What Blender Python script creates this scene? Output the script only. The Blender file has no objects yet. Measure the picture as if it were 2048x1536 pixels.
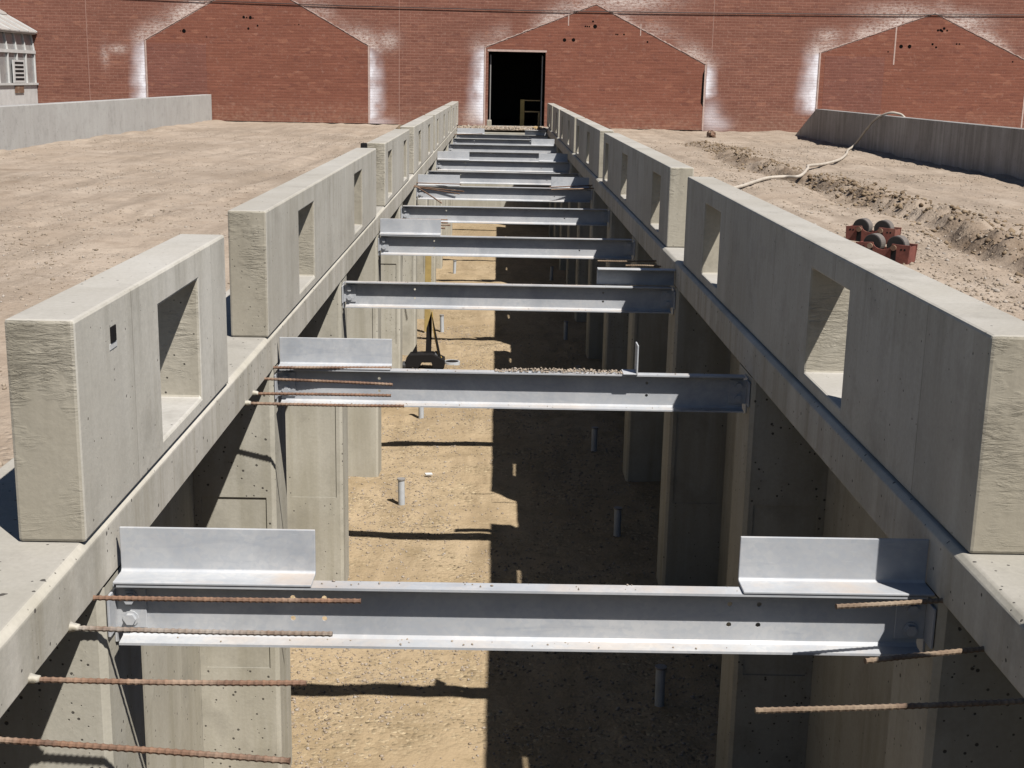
import bpy, bmesh, math, random
import numpy as np
from mathutils import Vector, Matrix
R = math.radians
random.seed(7); rng = np.random.default_rng(11)
S = bpy.context.scene
COL = S.collection

# ------------------------------------------------------------------ camera
F, TH, PS, RO, X0, H = 2622.78, .229, .014, .0204, -.1026, 1.5642
fw = Vector((math.sin(PS)*math.cos(TH), math.cos(PS)*math.cos(TH), -math.sin(TH)))
rt = Vector((math.cos(PS), -math.sin(PS), 0)); dn = fw.cross(rt)
r2 = rt*math.cos(RO) - dn*math.sin(RO)
d2 = rt*math.sin(RO) + dn*math.cos(RO)
cd = bpy.data.cameras.new('camera'); cam = bpy.data.objects.new('camera', cd); COL.objects.link(cam)
m = Matrix.Identity(4)
for i in range(3):
    m[i][0] = r2[i]; m[i][1] = -d2[i]; m[i][2] = -fw[i]
m[0][3], m[1][3], m[2][3] = X0, 0, H
cam.matrix_world = m
cd.sensor_width = 36; cd.lens = F/2048*36; cd.clip_start = .05; cd.clip_end = 1000
S.camera = cam

# ------------------------------------------------------------------ light
SUN = Vector((1/2.355, -.53, 1)).normalized()          # towards the sun
W = bpy.data.worlds.new('World'); S.world = W; W.use_nodes = True
nt = W.node_tree; nt.nodes.clear()
sky = nt.nodes.new('ShaderNodeTexSky'); sky.sky_type = 'NISHITA'; sky.sun_disc = False
sky.sun_elevation = math.asin(SUN.z); sky.sun_rotation = math.atan2(SUN.x, SUN.y)
sky.dust_density = .2; sky.air_density = .75; sky.altitude = 200
bg = nt.nodes.new('ShaderNodeBackground'); bg.inputs[1].default_value = .05
wo = nt.nodes.new('ShaderNodeOutputWorld')
nt.links.new(sky.outputs[0], bg.inputs[0]); nt.links.new(bg.outputs[0], wo.inputs[0])
sl = bpy.data.lights.new('sun', 'SUN'); sl.energy = 5; sl.angle = R(.5); sl.color = (1, .965, .915)
so = bpy.data.objects.new('sun', sl); COL.objects.link(so)
so.rotation_euler = SUN.to_track_quat('Z', 'Y').to_euler(); so.location = (8, -10, 20)
S.view_settings.view_transform = 'Standard'; S.view_settings.look = 'None'
S.view_settings.exposure = .80; S.view_settings.gamma = 1
S.cycles.max_bounces = 8; S.cycles.diffuse_bounces = 1

# ------------------------------------------------------------------ helpers
def link(o, parent=None):
    COL.objects.link(o)
    if parent: o.parent = parent
    return o
def tag(o, label=None, cat=None, group=None, kind=None):
    if label: o['label'] = label
    if cat: o['category'] = cat
    if group: o['group'] = group
    if kind: o['kind'] = kind
    return o
def empty(name, loc=(0, 0, 0), rz=0):
    o = bpy.data.objects.new(name, None); o.location = loc; o.rotation_euler = (0, 0, rz)
    o.empty_display_size = .1
    return link(o)
def copy_tree(o, parent=None):
    c = o.copy(); COL.objects.link(c); c.parent = parent
    for ch in list(o.children): copy_tree(ch, c)
    return c

class MB:
    def __init__(s): s.v = []; s.f = []
    def add(s, vs, fs):
        n = len(s.v); s.v += [tuple(v) for v in vs]; s.f += [tuple(i+n for i in f) for f in fs]; return s
    def box(s, x0, x1, y0, y1, z0, z1, M=None):
        vs = [Vector((x, y, z)) for z in (z0, z1) for y in (y0, y1) for x in (x0, x1)]
        if M is not None: vs = [M @ v for v in vs]
        return s.add(vs, [(0, 2, 3, 1), (4, 5, 7, 6), (0, 1, 5, 4), (2, 6, 7, 3), (0, 4, 6, 2), (1, 3, 7, 5)])
    def prism(s, prof, a0, a1, axis='x', M=None):
        # prof: list of (u,v) ; axis x -> (y,z), y -> (x,z), z -> (x,y)
        def mk(a, u, v):
            p = {'x': (a, u, v), 'y': (u, a, v), 'z': (u, v, a)}[axis]
            p = Vector(p); return M @ p if M is not None else p
        n = len(prof); vs = [mk(a0, *p) for p in prof] + [mk(a1, *p) for p in prof]
        fs = [(i, (i+1) % n, (i+1) % n+n, i+n) for i in range(n)] + [tuple(range(n))[::-1], tuple(range(n, 2*n))]
        return s.add(vs, fs)
    def tube(s, pts, r, n=10, cap=True, radii=None):
        pts = [Vector(p) for p in pts]; vs = []; N = len(pts)
        for i, p in enumerate(pts):
            t = (pts[min(i+1, N-1)] - pts[max(i-1, 0)]).normalized()
            a = Vector((0, 0, 1)) if abs(t.z) < .9 else Vector((1, 0, 0))
            u = t.cross(a).normalized(); w = u.cross(t)
            rr = radii[i] if radii else r
            for k in range(n):
                an = 2*math.pi*k/n; vs.append(p + (u*math.cos(an) + w*math.sin(an))*rr)
        fs = [(i*n+k, i*n+(k+1) % n, (i+1)*n+(k+1) % n, (i+1)*n+k) for i in range(N-1) for k in range(n)]
        if cap: fs += [tuple(range(n))[::-1], tuple(range((N-1)*n, N*n))]
        return s.add(vs, fs)
    def build(s, name, mat, parent=None, bevel=0, smooth=False, origin=None, seg=2, recalc=True):
        me = bpy.data.meshes.new(name)
        vs = s.v
        if origin: vs = [(a-origin[0], b-origin[1], c-origin[2]) for a, b, c in vs]
        me.from_pydata(vs, [], s.f); me.update()
        if recalc:
            bm = bmesh.new(); bm.from_mesh(me); bmesh.ops.recalc_face_normals(bm, faces=bm.faces); bm.to_mesh(me); bm.free()
        me.materials.append(mat)
        o = bpy.data.objects.new(name, me)
        if origin: o.location = origin
        if smooth: me.shade_smooth()
        if bevel:
            b = o.modifiers.new('bevel', 'BEVEL'); b.width = bevel; b.segments = seg; b.limit_method = 'ANGLE'; b.angle_limit = R(40)
        return link(o, parent)

# value noise in numpy
_perm = rng.random((256, 256))
def vnoise(x, y):
    xi = np.floor(x).astype(int); yi = np.floor(y).astype(int); fx = x-xi; fy = y-yi
    fx = fx*fx*(3-2*fx); fy = fy*fy*(3-2*fy)
    g = lambda a, b: _perm[a % 256, b % 256]
    return (g(xi, yi)*(1-fx)+g(xi+1, yi)*fx)*(1-fy) + (g(xi, yi+1)*(1-fx)+g(xi+1, yi+1)*fx)*fy - .5
def fbm(x, y, o=4):
    a = 0; w = 1
    for i in range(o):
        a = a + w*vnoise(x*2**i + 17.3*i, y*2**i + 5.1*i); w *= .5
    return a

# ------------------------------------------------------------------ materials
class NT:
    def __init__(s, name):
        s.m = bpy.data.materials.new(name); s.m.use_nodes = True; s.t = s.m.node_tree
        s.b = s.t.nodes['Principled BSDF']
    def n(s, typ, **k):
        o = s.t.nodes.new('ShaderNode'+typ)
        for a, b in k.items():
            if a.startswith('i_'):
                key = a[2:]; key = int(key) if key.isdigit() else key.replace('_', ' ')
                s.set(o.inputs[key], b)
            else: setattr(o, a, b)
        return o
    def set(s, inp, v):
        if isinstance(v, bpy.types.NodeSocket): s.t.links.new(v, inp)
        else: inp.default_value = v
    def math(s, op, a, b=0, c=None, clamp=False):
        o = s.n('Math', operation=op, use_clamp=clamp); s.set(o.inputs[0], a); s.set(o.inputs[1], b)
        if c is not None: s.set(o.inputs[2], c)
        return o.outputs[0]
    def ramp(s, v, lo, hi, a=0., b=1.):
        o = s.n('MapRange'); s.set(o.inputs[0], v)
        for i, q in zip((1, 2, 3, 4), (lo, hi, a, b)): o.inputs[i].default_value = q
        return o.outputs[0]
    def mix(s, f, a, b, mode='MIX'):
        o = s.n('Mix', data_type='RGBA', blend_type=mode); s.set(o.inputs[0], f)
        for i, q in ((6, a), (7, b)):
            s.set(o.inputs[i], q if isinstance(q, bpy.types.NodeSocket) else (*q, 1))
        return o.outputs[2]
    def pos(s, scale=(1, 1, 1), off=(0, 0, 0), obj=False):
        if obj: src = s.n('TexCoord').outputs['Object']
        else: src = s.n('NewGeometry').outputs['Position']
        mp = s.n('Mapping'); s.set(mp.inputs[0], src); mp.inputs['Scale'].default_value = scale; mp.inputs['Location'].default_value = off
        return mp.outputs[0]
    def noise(s, vec, sc, det=4, rough=.55, dist=0):
        o = s.n('TexNoise'); s.set(o.inputs['Vector'], vec); o.inputs['Scale'].default_value = sc
        o.inputs['Detail'].default_value = det; o.inputs['Roughness'].default_value = rough; o.inputs['Distortion'].default_value = dist
        return o.outputs[0]
    def voro(s, vec, sc, out='Distance', feature='F1'):
        o = s.n('TexVoronoi', feature=feature); s.set(o.inputs['Vector'], vec); o.inputs['Scale'].default_value = sc
        return o.outputs[out]
    def bump(s, h, st=.3, d=.01, prev=None):
        o = s.n('Bump'); s.set(o.inputs['Height'], h); o.inputs['Strength'].default_value = st; o.inputs['Distance'].default_value = d
        if prev is not None: s.set(o.inputs['Normal'], prev)
        return o.outputs[0]
    def out(s, col, rough=.8, metal=0, nrm=None, spec=.3):
        s.set(s.b.inputs['Base Color'], col if isinstance(col, bpy.types.NodeSocket) else (*col, 1))
        s.set(s.b.inputs['Roughness'], rough); s.set(s.b.inputs['Metallic'], metal)
        s.b.inputs['Specular IOR Level'].default_value = spec
        if nrm is not None: s.set(s.b.inputs['Normal'], nrm)
        return s.m

def concrete(name, c1=(.47, .43, .37), c2=(.36, .325, .265), streak=.5, wrinkle=True, seam=0, stain=(.22, .18, .12), holes=1., light=.5):
    k = NT(name); P = k.pos()
    big = k.noise(P, .9, 5, .6); col = k.mix(k.ramp(big, .35, .65), c1, c2)
    # vertical streaks on upright faces
    ps = k.pos((7, 7, .45)); st = k.noise(ps, 1.0, 5, .65, .3)
    nz = k.n('SeparateXYZ'); k.set(nz.inputs[0], k.n('NewGeometry').outputs['Normal'])
    upright = k.math('SUBTRACT', 1, k.math('ABSOLUTE', nz.outputs[2]), clamp=True)
    col = k.mix(k.math('MULTIPLY', k.math('MULTIPLY', k.ramp(st, .47, .66), upright), streak), col, stain)
    st2 = k.noise(k.pos((4, 4, .3), (3, 1, 7)), 1.3, 4)
    col = k.mix(k.math('MULTIPLY', k.math('MULTIPLY', k.ramp(st2, .5, .68), upright), light), col, tuple(min(1, c*1.22) for c in c1))
    # blotches
    bl = k.noise(P, 3.3, 6, .7); col = k.mix(k.ramp(bl, .52, .74, 0, .5), col, tuple(c*.6 for c in c2))
    fine = k.noise(P, 55, 3, .6); col = k.mix(k.ramp(fine, .3, .7, 0, .16), col, (.16, .15, .13))
    # bug holes
    wv = k.n('TexNoise'); k.set(wv.inputs['Vector'], P); wv.inputs['Scale'].default_value = 30; wv.inputs['Detail'].default_value = 2
    mv = k.n('VectorMath', operation='MULTIPLY_ADD'); k.set(mv.inputs[0], wv.outputs['Color']); mv.inputs[1].default_value = (.035,)*3; k.set(mv.inputs[2], P); PW = mv.outputs[0]
    v = k.voro(PW, 13); msk = k.noise(P, 1.1, 3); vc = k.voro(PW, 13, 'Color'); sep = k.n('SeparateColor'); k.set(sep.inputs[0], vc)
    rad = k.math('MULTIPLY', k.math('POWER', sep.outputs[0], 9), .20*holes)
    rad = k.math('MULTIPLY', rad, k.ramp(msk, .48, .64))
    hole = k.ramp(k.math('SUBTRACT', rad, v), -.01, .02)
    v2 = k.voro(k.pos((1, 1, 1), (5, 3, 1)), 42); vc2 = k.voro(k.pos((1, 1, 1), (5, 3, 1)), 42, 'Color'); sp2 = k.n('SeparateColor'); k.set(sp2.inputs[0], vc2)
    hole2 = k.ramp(k.math('SUBTRACT', k.math('MULTIPLY', k.math('POWER', sp2.outputs[1], 9), .32*holes), v2), -.02, .04)
    hole = k.math('MAXIMUM', hole, hole2)
    col = k.mix(k.math('MULTIPLY', hole, .85), col, (.035, .03, .028))
    if seam:
        sx = k.n('SeparateXYZ'); k.set(sx.inputs[0], P)
        fr_ = k.math('ABSOLUTE', k.math('SUBTRACT', k.math('FRACT', k.math('DIVIDE', sx.outputs[1], seam)), .5))
        ln_ = k.math('MULTIPLY', k.ramp(fr_, .0035, .0015), k.ramp(k.math('ABSOLUTE', nz.outputs[0]), .8, .95))
        col = k.mix(k.math('MULTIPLY', ln_, k.ramp(bl, .3, .6, .1, .6)), col, (.12, .11, .09))
        # one form panel a shade different from the next
        pn = k.math('FLOOR', k.math('ADD', k.math('DIVIDE', sx.outputs[1], seam), .5)); wn_ = k.n('TexWhiteNoise', noise_dimensions='1D'); k.set(wn_.inputs['W'], pn)
        col = k.mix(k.math('MULTIPLY', wn_.outputs[0], .22), col, tuple(c*.72 for c in c2))
        # grime running down from the top edge
        rt_ = k.math('MULTIPLY', k.ramp(sx.outputs[2], .45, .87), k.ramp(k.noise(k.pos((5, 5, .25), (9, 2, 4)), 1.4, 5, .7), .5, .7, 0, .5))
        col = k.mix(k.math('MULTIPLY', rt_, upright), col, (.22, .205, .17))
    h = k.math('SUBTRACT', k.math('MULTIPLY', fine, .25), hole)
    nrm = k.bump(k.math('ADD', h, k.math('MULTIPLY', bl, .8)), .5, .006)
    if wrinkle:
        w = k.noise(k.pos((3.2, 1, 17)), 2.6, 6, .7, 1.6)
        endf = k.ramp(k.math('ABSOLUTE', nz.outputs[1]), .8, .95)
        wm = k.math('MULTIPLY', k.ramp(k.noise(P, 2.3, 4, .7), .45, .68), k.ramp(k.n('SeparateXYZ', i_0=P).outputs[2], .3, .7, .25, 1.))
        hw = k.math('MULTIPLY', k.math('MULTIPLY', k.ramp(w, .35, .62), endf), wm)
        nrm = k.bump(hw, .8, .012, nrm)
    # light balance painted in: tops and ends darkened; ends also browner from their boards
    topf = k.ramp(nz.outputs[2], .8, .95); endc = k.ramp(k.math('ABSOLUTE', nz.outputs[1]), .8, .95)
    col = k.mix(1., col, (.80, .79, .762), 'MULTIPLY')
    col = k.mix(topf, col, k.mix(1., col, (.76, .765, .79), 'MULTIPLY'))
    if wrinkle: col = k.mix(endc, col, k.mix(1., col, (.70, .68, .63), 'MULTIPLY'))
    return k.out(col, .88, 0, nrm, .2)

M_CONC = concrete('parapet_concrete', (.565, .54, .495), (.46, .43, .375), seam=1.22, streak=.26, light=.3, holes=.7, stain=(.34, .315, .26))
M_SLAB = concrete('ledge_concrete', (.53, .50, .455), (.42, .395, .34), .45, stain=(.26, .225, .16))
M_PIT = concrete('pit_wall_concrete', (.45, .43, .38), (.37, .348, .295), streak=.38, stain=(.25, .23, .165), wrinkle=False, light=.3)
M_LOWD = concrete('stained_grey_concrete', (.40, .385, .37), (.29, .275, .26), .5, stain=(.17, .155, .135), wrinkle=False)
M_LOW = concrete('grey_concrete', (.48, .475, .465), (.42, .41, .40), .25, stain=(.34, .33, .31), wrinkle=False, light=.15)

def soil(name, ca, cb, cc, peb=.5, scale=1.):
    k = NT(name); P = k.pos()
    a = k.noise(P, .5, 6, .6); col = k.mix(k.ramp(a, .35, .65), ca, cb)
    dp_ = k.noise(k.pos((1, .6, 1), (2, 9, 0)), .33, 5, .65); col = k.mix(k.ramp(dp_, .5, .68, 0, .65), col, tuple(c*.68 for c in cb))
    b = k.noise(P, 2.6*scale, 6, .7); col = k.mix(k.ramp(b, .5, .72, 0, .75), col, cc)
    tr = k.noise(k.pos((2.6, .35, 1)), 1.2, 5, .6, .4); col = k.mix(k.ramp(tr, .47, .66, 0, .7), col, tuple(c*.72 for c in cb))
    v = k.n('TexVoronoi'); k.set(v.inputs['Vector'], P); v.inputs['Scale'].default_value = 34
    sp = k.n('SeparateColor'); k.set(sp.inputs[0], v.outputs['Color'])
    pm = k.math('MULTIPLY', k.ramp(sp.outputs[0], .45, .9), k.ramp(k.noise(P, 1.6, 3), .4, .62))
    pc = k.mix(sp.outputs[1], tuple(c*.5 for c in cb), tuple(min(.75, c*1.35) for c in ca))
    col = k.mix(k.math('MULTIPLY', pm, peb), col, pc)
    if name == 'sandy_soil':
        da = k.n('Attribute', attribute_name='damp'); col = k.mix(k.math('MULTIPLY', da.outputs['Fac'], k.ramp(b, .35, .6, .45, 1)), col, (.20, .135, .085))
    f = k.noise(P, 90, 3, .7); col = k.mix(k.ramp(f, .35, .75, 0, .22), col, tuple(c*.4 for c in cb))
    h = k.math('ADD', k.math('MULTIPLY', k.math('SUBTRACT', .5, v.outputs['Distance']), k.math('ADD', pm, .12)), k.math('MULTIPLY', k.noise(P, 14, 5, .7), .9))
    nrm = k.bump(h, .9, .02)
    col = k.mix(1., col, (.56, .575, .60), 'MULTIPLY')
    return k.out(col, .95, 0, nrm, .1)
M_GROUND = soil('sandy_soil', (.56, .45, .345), (.46, .355, .26), (.34, .25, .175))
M_FLOOR = soil('pit_gravel', (.58, .435, .27), (.49, .355, .205), (.31, .225, .12), .8)

def stonemat(name, a, b, c):
    k = NT(name); g = k.n('NewGeometry'); r = g.outputs['Random Per Island']
    col = k.mix(r, a, b); r2 = k.math('FRACT', k.math('MULTIPLY', r, 7.3)); col = k.mix(k.ramp(r2, .7, 1, 0, .8), col, c)
    n = k.noise(k.pos(), 40, 3); col = k.mix(k.ramp(n, .3, .7, 0, .3), col, (.1, .08, .06))
    col = k.mix(1., col, (.52, .53, .55), 'MULTIPLY')
    return k.out(col, .92, 0, k.bump(n, .4, .004), .15)
M_STONE = stonemat('pebbles', (.56, .45, .34), (.38, .29, .2), (.62, .55, .47))
M_TANS = stonemat('tan_grit', (.66, .53, .40), (.52, .41, .30), (.7, .6, .5))
M_CLOD = stonemat('clods', (.40, .29, .18), (.22, .15, .09), (.50, .39, .27))

def steel():
    k = NT('galvanised_steel'); P = k.pos()
    a = k.noise(P, 3.2, 5, .6, .4); col = k.mix(k.ramp(a, .35, .68), (.40, .40, .40), (.29, .295, .305))
    v = k.voro(P, 75, 'Color'); sp = k.n('SeparateColor'); k.set(sp.inputs[0], v)
    col = k.mix(k.math('MULTIPLY', sp.outputs[0], .32), col, (.24, .27, .31))
    sc_ = k.noise(k.pos((1.2, 30, 60), (3, 1, 2)), 2.2, 4, .8, 2.5); col = k.mix(k.ramp(sc_, .66, .72, 0, .6), col, (.52, .53, .54))
    wb = k.noise(P, 1.3, 6, .75, .8); col = k.mix(k.ramp(wb, .52, .66, 0, .45), col, (.18, .195, .215))
    s_ = k.noise(k.pos((1.5, 9, 12)), 2, 5, .6, .7); col = k.mix(k.ramp(s_, .55, .78, 0, .5), col, (.19, .21, .24))
    nz = k.n('SeparateXYZ'); k.set(nz.inputs[0], k.n('NewGeometry').outputs['Normal'])
    du = k.math('MULTIPLY', k.ramp(nz.outputs[2], .7, .95), k.ramp(k.noise(P, 2.1, 6, .7), .44, .72))
    col = k.mix(k.math('MULTIPLY', du, .6), col, (.40, .30, .21))
    return k.out(col, k.ramp(a, .3, .7, .5, .65), .08, k.bump(k.noise(P, 12, 3), .08, .01), .5)
M_STEEL = steel()
def rust(name='rusty_steel', a=(.19, .11, .07), b=(.10, .06, .042), c=(.28, .215, .16)):
    k = NT(name); P = k.pos(); n = k.noise(P, 14, 5, .7); col = k.mix(k.ramp(n, .35, .65), a, b)
    n2 = k.noise(P, 5, 4); col = k.mix(k.ramp(n2, .5, .7, 0, .8), col, c)
    return k.out(col, .8, .15, k.bump(k.noise(P, 120, 2), .4, .003), .3)
M_RUST = rust(); M_REDRUST = rust('oxide_red_paint', (.17, .058, .043), (.11, .038, .03), (.20, .10, .07))
def flat(name, c, rough=.6, metal=0, var=.25, sc=9, spec=.4):
    k = NT(name); P = k.pos(); n = k.noise(P, sc, 5, .65)
    col = k.mix(k.ramp(n, .35, .7, 0, var), c, tuple(x*.45 for x in c))
    return k.out(col, rough, metal, k.bump(n, .15, .004), spec)
M_BLACK = flat('black_rubber', (.03, .03, .032), .55)
M_DARK = flat('dark_painted_steel', (.012, .011, .011), .8, spec=.1)
M_YEL = flat('ochre_wood', (.30, .215, .075), .8, var=.5)
M_YELP = flat('worn_yellow_paint', (.40, .27, .06), .6, var=.7, sc=25)
M_WHITE = flat('greying_white_paint', (.46, .455, .44), .6, var=.35, sc=4)
M_PVC = flat('grey_plastic_pipe', (.36, .375, .39), .5, var=.3)
M_HOSE = flat('cream_hose', (.37, .325, .27), .6, var=.5, sc=5)
M_CABLE = flat('black_cable', (.02, .015, .015), .6)
M_WOOD = flat('weathered_timber', (.36, .25, .12), .8, var=.5)
M_TREAD = flat('worn_grey_tread', (.20, .19, .18), .6)
M_TREADB = flat('rusty_wheel_rim', (.125, .108, .095), .7, var=.6)
M_WHEEL = flat('dull_brown_wheel', (.014, .012, .011), .7)
M_HOLE = flat('hole_black', (.006, .005, .005), 1, spec=0)
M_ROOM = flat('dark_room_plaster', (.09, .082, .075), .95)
M_ROOF = flat('greenhouse_roof_sheet', (.30, .285, .265), .5, var=.4, sc=3)
def glass():
    k = NT('dusty_glass'); n = k.noise(k.pos(), 3, 5, .7)
    col = k.mix(k.ramp(n, .3, .7), (.16, .165, .17), (.27, .265, .25))
    return k.out(col, .25, 0, None, .5)
M_GLASS = glass()

def brick(name, c1, c2, mortar, stain):
    k = NT(name); g = k.n('NewGeometry'); sx = k.n('SeparateXYZ'); k.set(sx.inputs[0], g.outputs['Position'])
    cx = k.n('CombineXYZ'); k.set(cx.inputs[0], sx.outputs[0]); k.set(cx.inputs[1], sx.outputs[2])
    b = k.n('TexBrick'); k.set(b.inputs['Vector'], cx.outputs[0]); b.inputs['Scale'].default_value = 1
    b.offset = .5; b.inputs['Brick Width'].default_value = .235; b.inputs['Row Height'].default_value = .083
    b.inputs['Mortar Size'].default_value = .010; b.inputs['Mortar Smooth'].default_value = .3; b.inputs['Bias'].default_value = -.1
    b.inputs['Color1'].default_value = (*c1, 1); b.inputs['Color2'].default_value = (*c2, 1); b.inputs['Mortar'].default_value = (*mortar, 1)
    P = k.pos(); col = b.outputs[0]
    a = k.noise(k.pos((1, 1, 1.4)), .55, 5, .6); col = k.mix(k.ramp(a, .38, .66, 0, .4), col, tuple(x*.72 for x in c1))
    # odd paler bricks
    vb = k.voro(k.pos((4.5, .01, 12.05)), 1., 'Color', 'F1'); sp = k.n('SeparateColor'); k.set(sp.inputs[0], vb)
    col = k.mix(k.math('MULTIPLY', k.ramp(sp.outputs[0], .9, .97), .28), col, (.32, .15, .095))
    col = k.mix(k.math('MULTIPLY', k.ramp(sp.outputs[1], .88, .97), .4), col, (.10, .04, .032))
    rw = k.noise(k.pos((.9, 1, 15), (0, 0, 3)), 1.3, 5, .7); col = k.mix(k.ramp(rw, .35, .68, .35, 0), col, tuple(x*.55 for x in c2)); col = k.mix(k.ramp(rw, .55, .75, 0, .3), col, tuple(min(1, x*1.25) for x in mortar))
    n2 = k.noise(P, 9, 5, .75); col = k.mix(k.ramp(n2, .56, .74, 0, .3), col, (.34, .23, .185))
    col = k.mix(k.math('MULTIPLY', k.ramp(sx.outputs[2], .1, .9, .22, 0), k.ramp(n2, .35, .6)), col, (.36, .25, .18))
    if stain:
        at = k.n('Attribute', attribute_name='stain'); sc = k.n('SeparateColor'); k.set(sc.inputs[0], at.outputs['Color'])
        sp1 = k.noise(k.pos((1, 1, 2.2)), 10, 7, .85); ln = k.noise(k.pos((1, 1, 9)), 2.5, 5, .7)
        soft = k.math('MULTIPLY', sc.outputs[0], k.ramp(ln, .15, .6, .55, 1.))
        col = k.mix(k.math('MULTIPLY', soft, 1.05, clamp=True), col, (.60, .585, .61))
        spl = k.math('MULTIPLY', sc.outputs[1], k.ramp(k.math('ADD', sp1, k.math('MULTIPLY', ln, .35)), .60, .72))
        col = k.mix(k.math('MULTIPLY', spl, .8, clamp=True), col, (.48, .41, .37))
        haze = k.math('MULTIPLY', sc.outputs[1], k.ramp(k.noise(P, 2.2, 4), .35, .7, 0, .30))
        col = k.mix(haze, col, (.38, .29, .25))
    h = k.math('ADD', k.math('MULTIPLY', b.outputs['Fac'], -1), k.math('MULTIPLY', n2, .3))
    return k.out(col, .9, 0, k.bump(h, .6, .008), .15)
M_BRICK = brick('old_red_brick', (.180, .077, .054), (.148, .060, .042), (.235, .122, .088), True)
M_BRICK2 = brick('newer_infill_brick', (.185, .071, .046), (.160, .060, .040), (.20, .086, .058), False)
M_BRICK3 = brick('dull_patch_brick', (.17, .069, .050), (.148, .060, .044), (.195, .09, .068), False)
M_MORT = flat('mortar_line', (.38, .28, .24), .9, var=.5, sc=14)
M_JOINT = flat('joint_sealant', (.28, .165, .13), .9)

# ------------------------------------------------------------------ ground and pit floor
YW = 41.2; ZG = .1; LX = 1.83; ZL = .2; ZF = -2.55; X1 = 1.3; PIT0 = -4.; PIT1 = 38.2
def furrow(x, y):
    c = 4.85 + .12*np.sin(y*.45) + .1*np.sin(y*1.3+1)
    w = .30 + .06*np.sin(y*.8)
    d = (x-c)/w
    amp = np.clip((34-y)/12, 0, 1)*.75 + .25
    ridge = np.exp(-d*d)*.07 - .10*np.exp(-((d+1.2)**2)/.28)
    return (ridge + np.exp(-d*d*.6)*.16*fbm(x*6, y*6, 4))*amp
def gh(x, y):
    z = ZG + .035*fbm(x*.5, y*.5, 3) + .012*fbm(x*4, y*4, 3)
    z += furrow(x, y)
    # soil drifted against the low walls
    z += .07*np.exp(-((x+8.75)/.35)**2)*(.6+fbm(x*1.5+3, y*1.2, 3))
    z += .06*np.exp(-((x-8.4)/.4)**2)*(.6+fbm(x*1.5+3, y*1.2, 3))
    # wheel ruts on the left
    for c in (-3.6, -5.3, 3.1, 6.6):
        u = (x-c-.3*np.sin(y*.2+c))/.16
        z += (-.03*np.exp(-u*u) + .016*np.exp(-((np.abs(u)-1.9)/.7)**2))*(.75+.9*fbm(x*1.3, y*1.3, 2)) + .004*np.exp(-u*u)*np.sin(y*42)
    fp = fbm(x*3.3+5, y*3.3, 2); z -= .02*np.clip(fp-.22, 0, 1)*4
    near = np.minimum(np.abs(np.abs(x)-LX), .6)/.6
    z = np.where(np.abs(x) < LX+.7, ZG-.02+(z-ZG+.02)*near, z)
    return z
def gridmesh(parts, fn, name, mat):
    V = []; Fc = []; n = 0
    for xs, ys in parts:
        xs = np.asarray(xs); ys = np.asarray(ys); X, Y = np.meshgrid(xs, ys); Z = fn(X, Y)
        V.append(np.stack([X, Y, Z], -1).reshape(-1, 3)); a, b = len(xs), len(ys)
        i = np.arange((b-1)*a).reshape(b-1, a)[:, :-1].ravel()+n
        Fc.append(np.stack([i, i+1, i+1+a, i+a], 1)); n += a*b
    V = np.concatenate(V).astype(np.float32); Fc = np.concatenate(Fc).astype(np.int32)
    me = bpy.data.meshes.new(name); me.vertices.add(len(V)); me.vertices.foreach_set('co', V.ravel())
    me.loops.add(Fc.size); me.loops.foreach_set('vertex_index', Fc.ravel())
    me.polygons.add(len(Fc)); me.polygons.foreach_set('loop_start', np.arange(0, Fc.size, 4, dtype=np.int32))
    me.update(calc_edges=True); me.validate(); me.shade_smooth(); me.materials.append(mat)
    return link(bpy.data.objects.new(name, me))
cat = np.concatenate
xr = cat([np.arange(LX-.02, 9, .05), np.array([9.2, 10, 12, 16, 24, 40, 80])])
ysn = cat([np.array([-60, -30, -10, -4, 0]), np.arange(2, 18, .06), np.arange(18, 41.4, .12), np.array([44, 60, 120])])
g = gridmesh([(xr, ysn), (-xr[::-1], ysn), (np.linspace(-LX+.02, LX-.02, 30), cat([np.arange(PIT1+.25, YW+.2, .15)])),
              (np.linspace(-LX+.02, LX-.02, 12), np.array([-60, -20, -8, PIT0-.2]))], gh, 'ground', M_GROUND)
tag(g, kind='structure')
co_ = np.empty(len(g.data.vertices)*3, np.float32); g.data.vertices.foreach_get('co', co_); co_ = co_.reshape(-1, 3); gx_, gy_ = co_[:, 0], co_[:, 1]
fc_ = 4.85 + .12*np.sin(gy_*.45) + .1*np.sin(gy_*1.3+1)
dm_ = np.exp(-((gx_-fc_+.12)/.30)**2)*np.clip(.75+1.6*fbm(gx_*1.5, gy_*1.1, 4), 0, 1)*np.clip((36-gy_)/8, 0, 1)
dm_ = np.maximum(dm_, .55*np.clip(2.2*fbm(gx_*.9+31, gy_*.35, 4)-.25, 0, 1)*(gx_ < 0)*(gy_ < 20))
da_ = g.data.attributes.new('damp', 'FLOAT', 'POINT'); da_.data.foreach_set('value', dm_.astype(np.float32))
def fl(x, y): return ZF + .03*fbm(x*.8, y*.8, 3) + .02*fbm(x*5, y*5, 3) + .025*np.clip((np.abs(x)-.9)/.5, 0, 1)*fbm(x*2+9, y*2, 2)
pf = gridmesh([(np.arange(-1.9, 1.91, .04), cat([np.arange(PIT0-.2, 6, .3), np.arange(6, 22, .04), np.arange(22, PIT1+.3, .15)]))], fl, 'pit_floor', M_FLOOR)
tag(pf, kind='structure')

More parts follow.
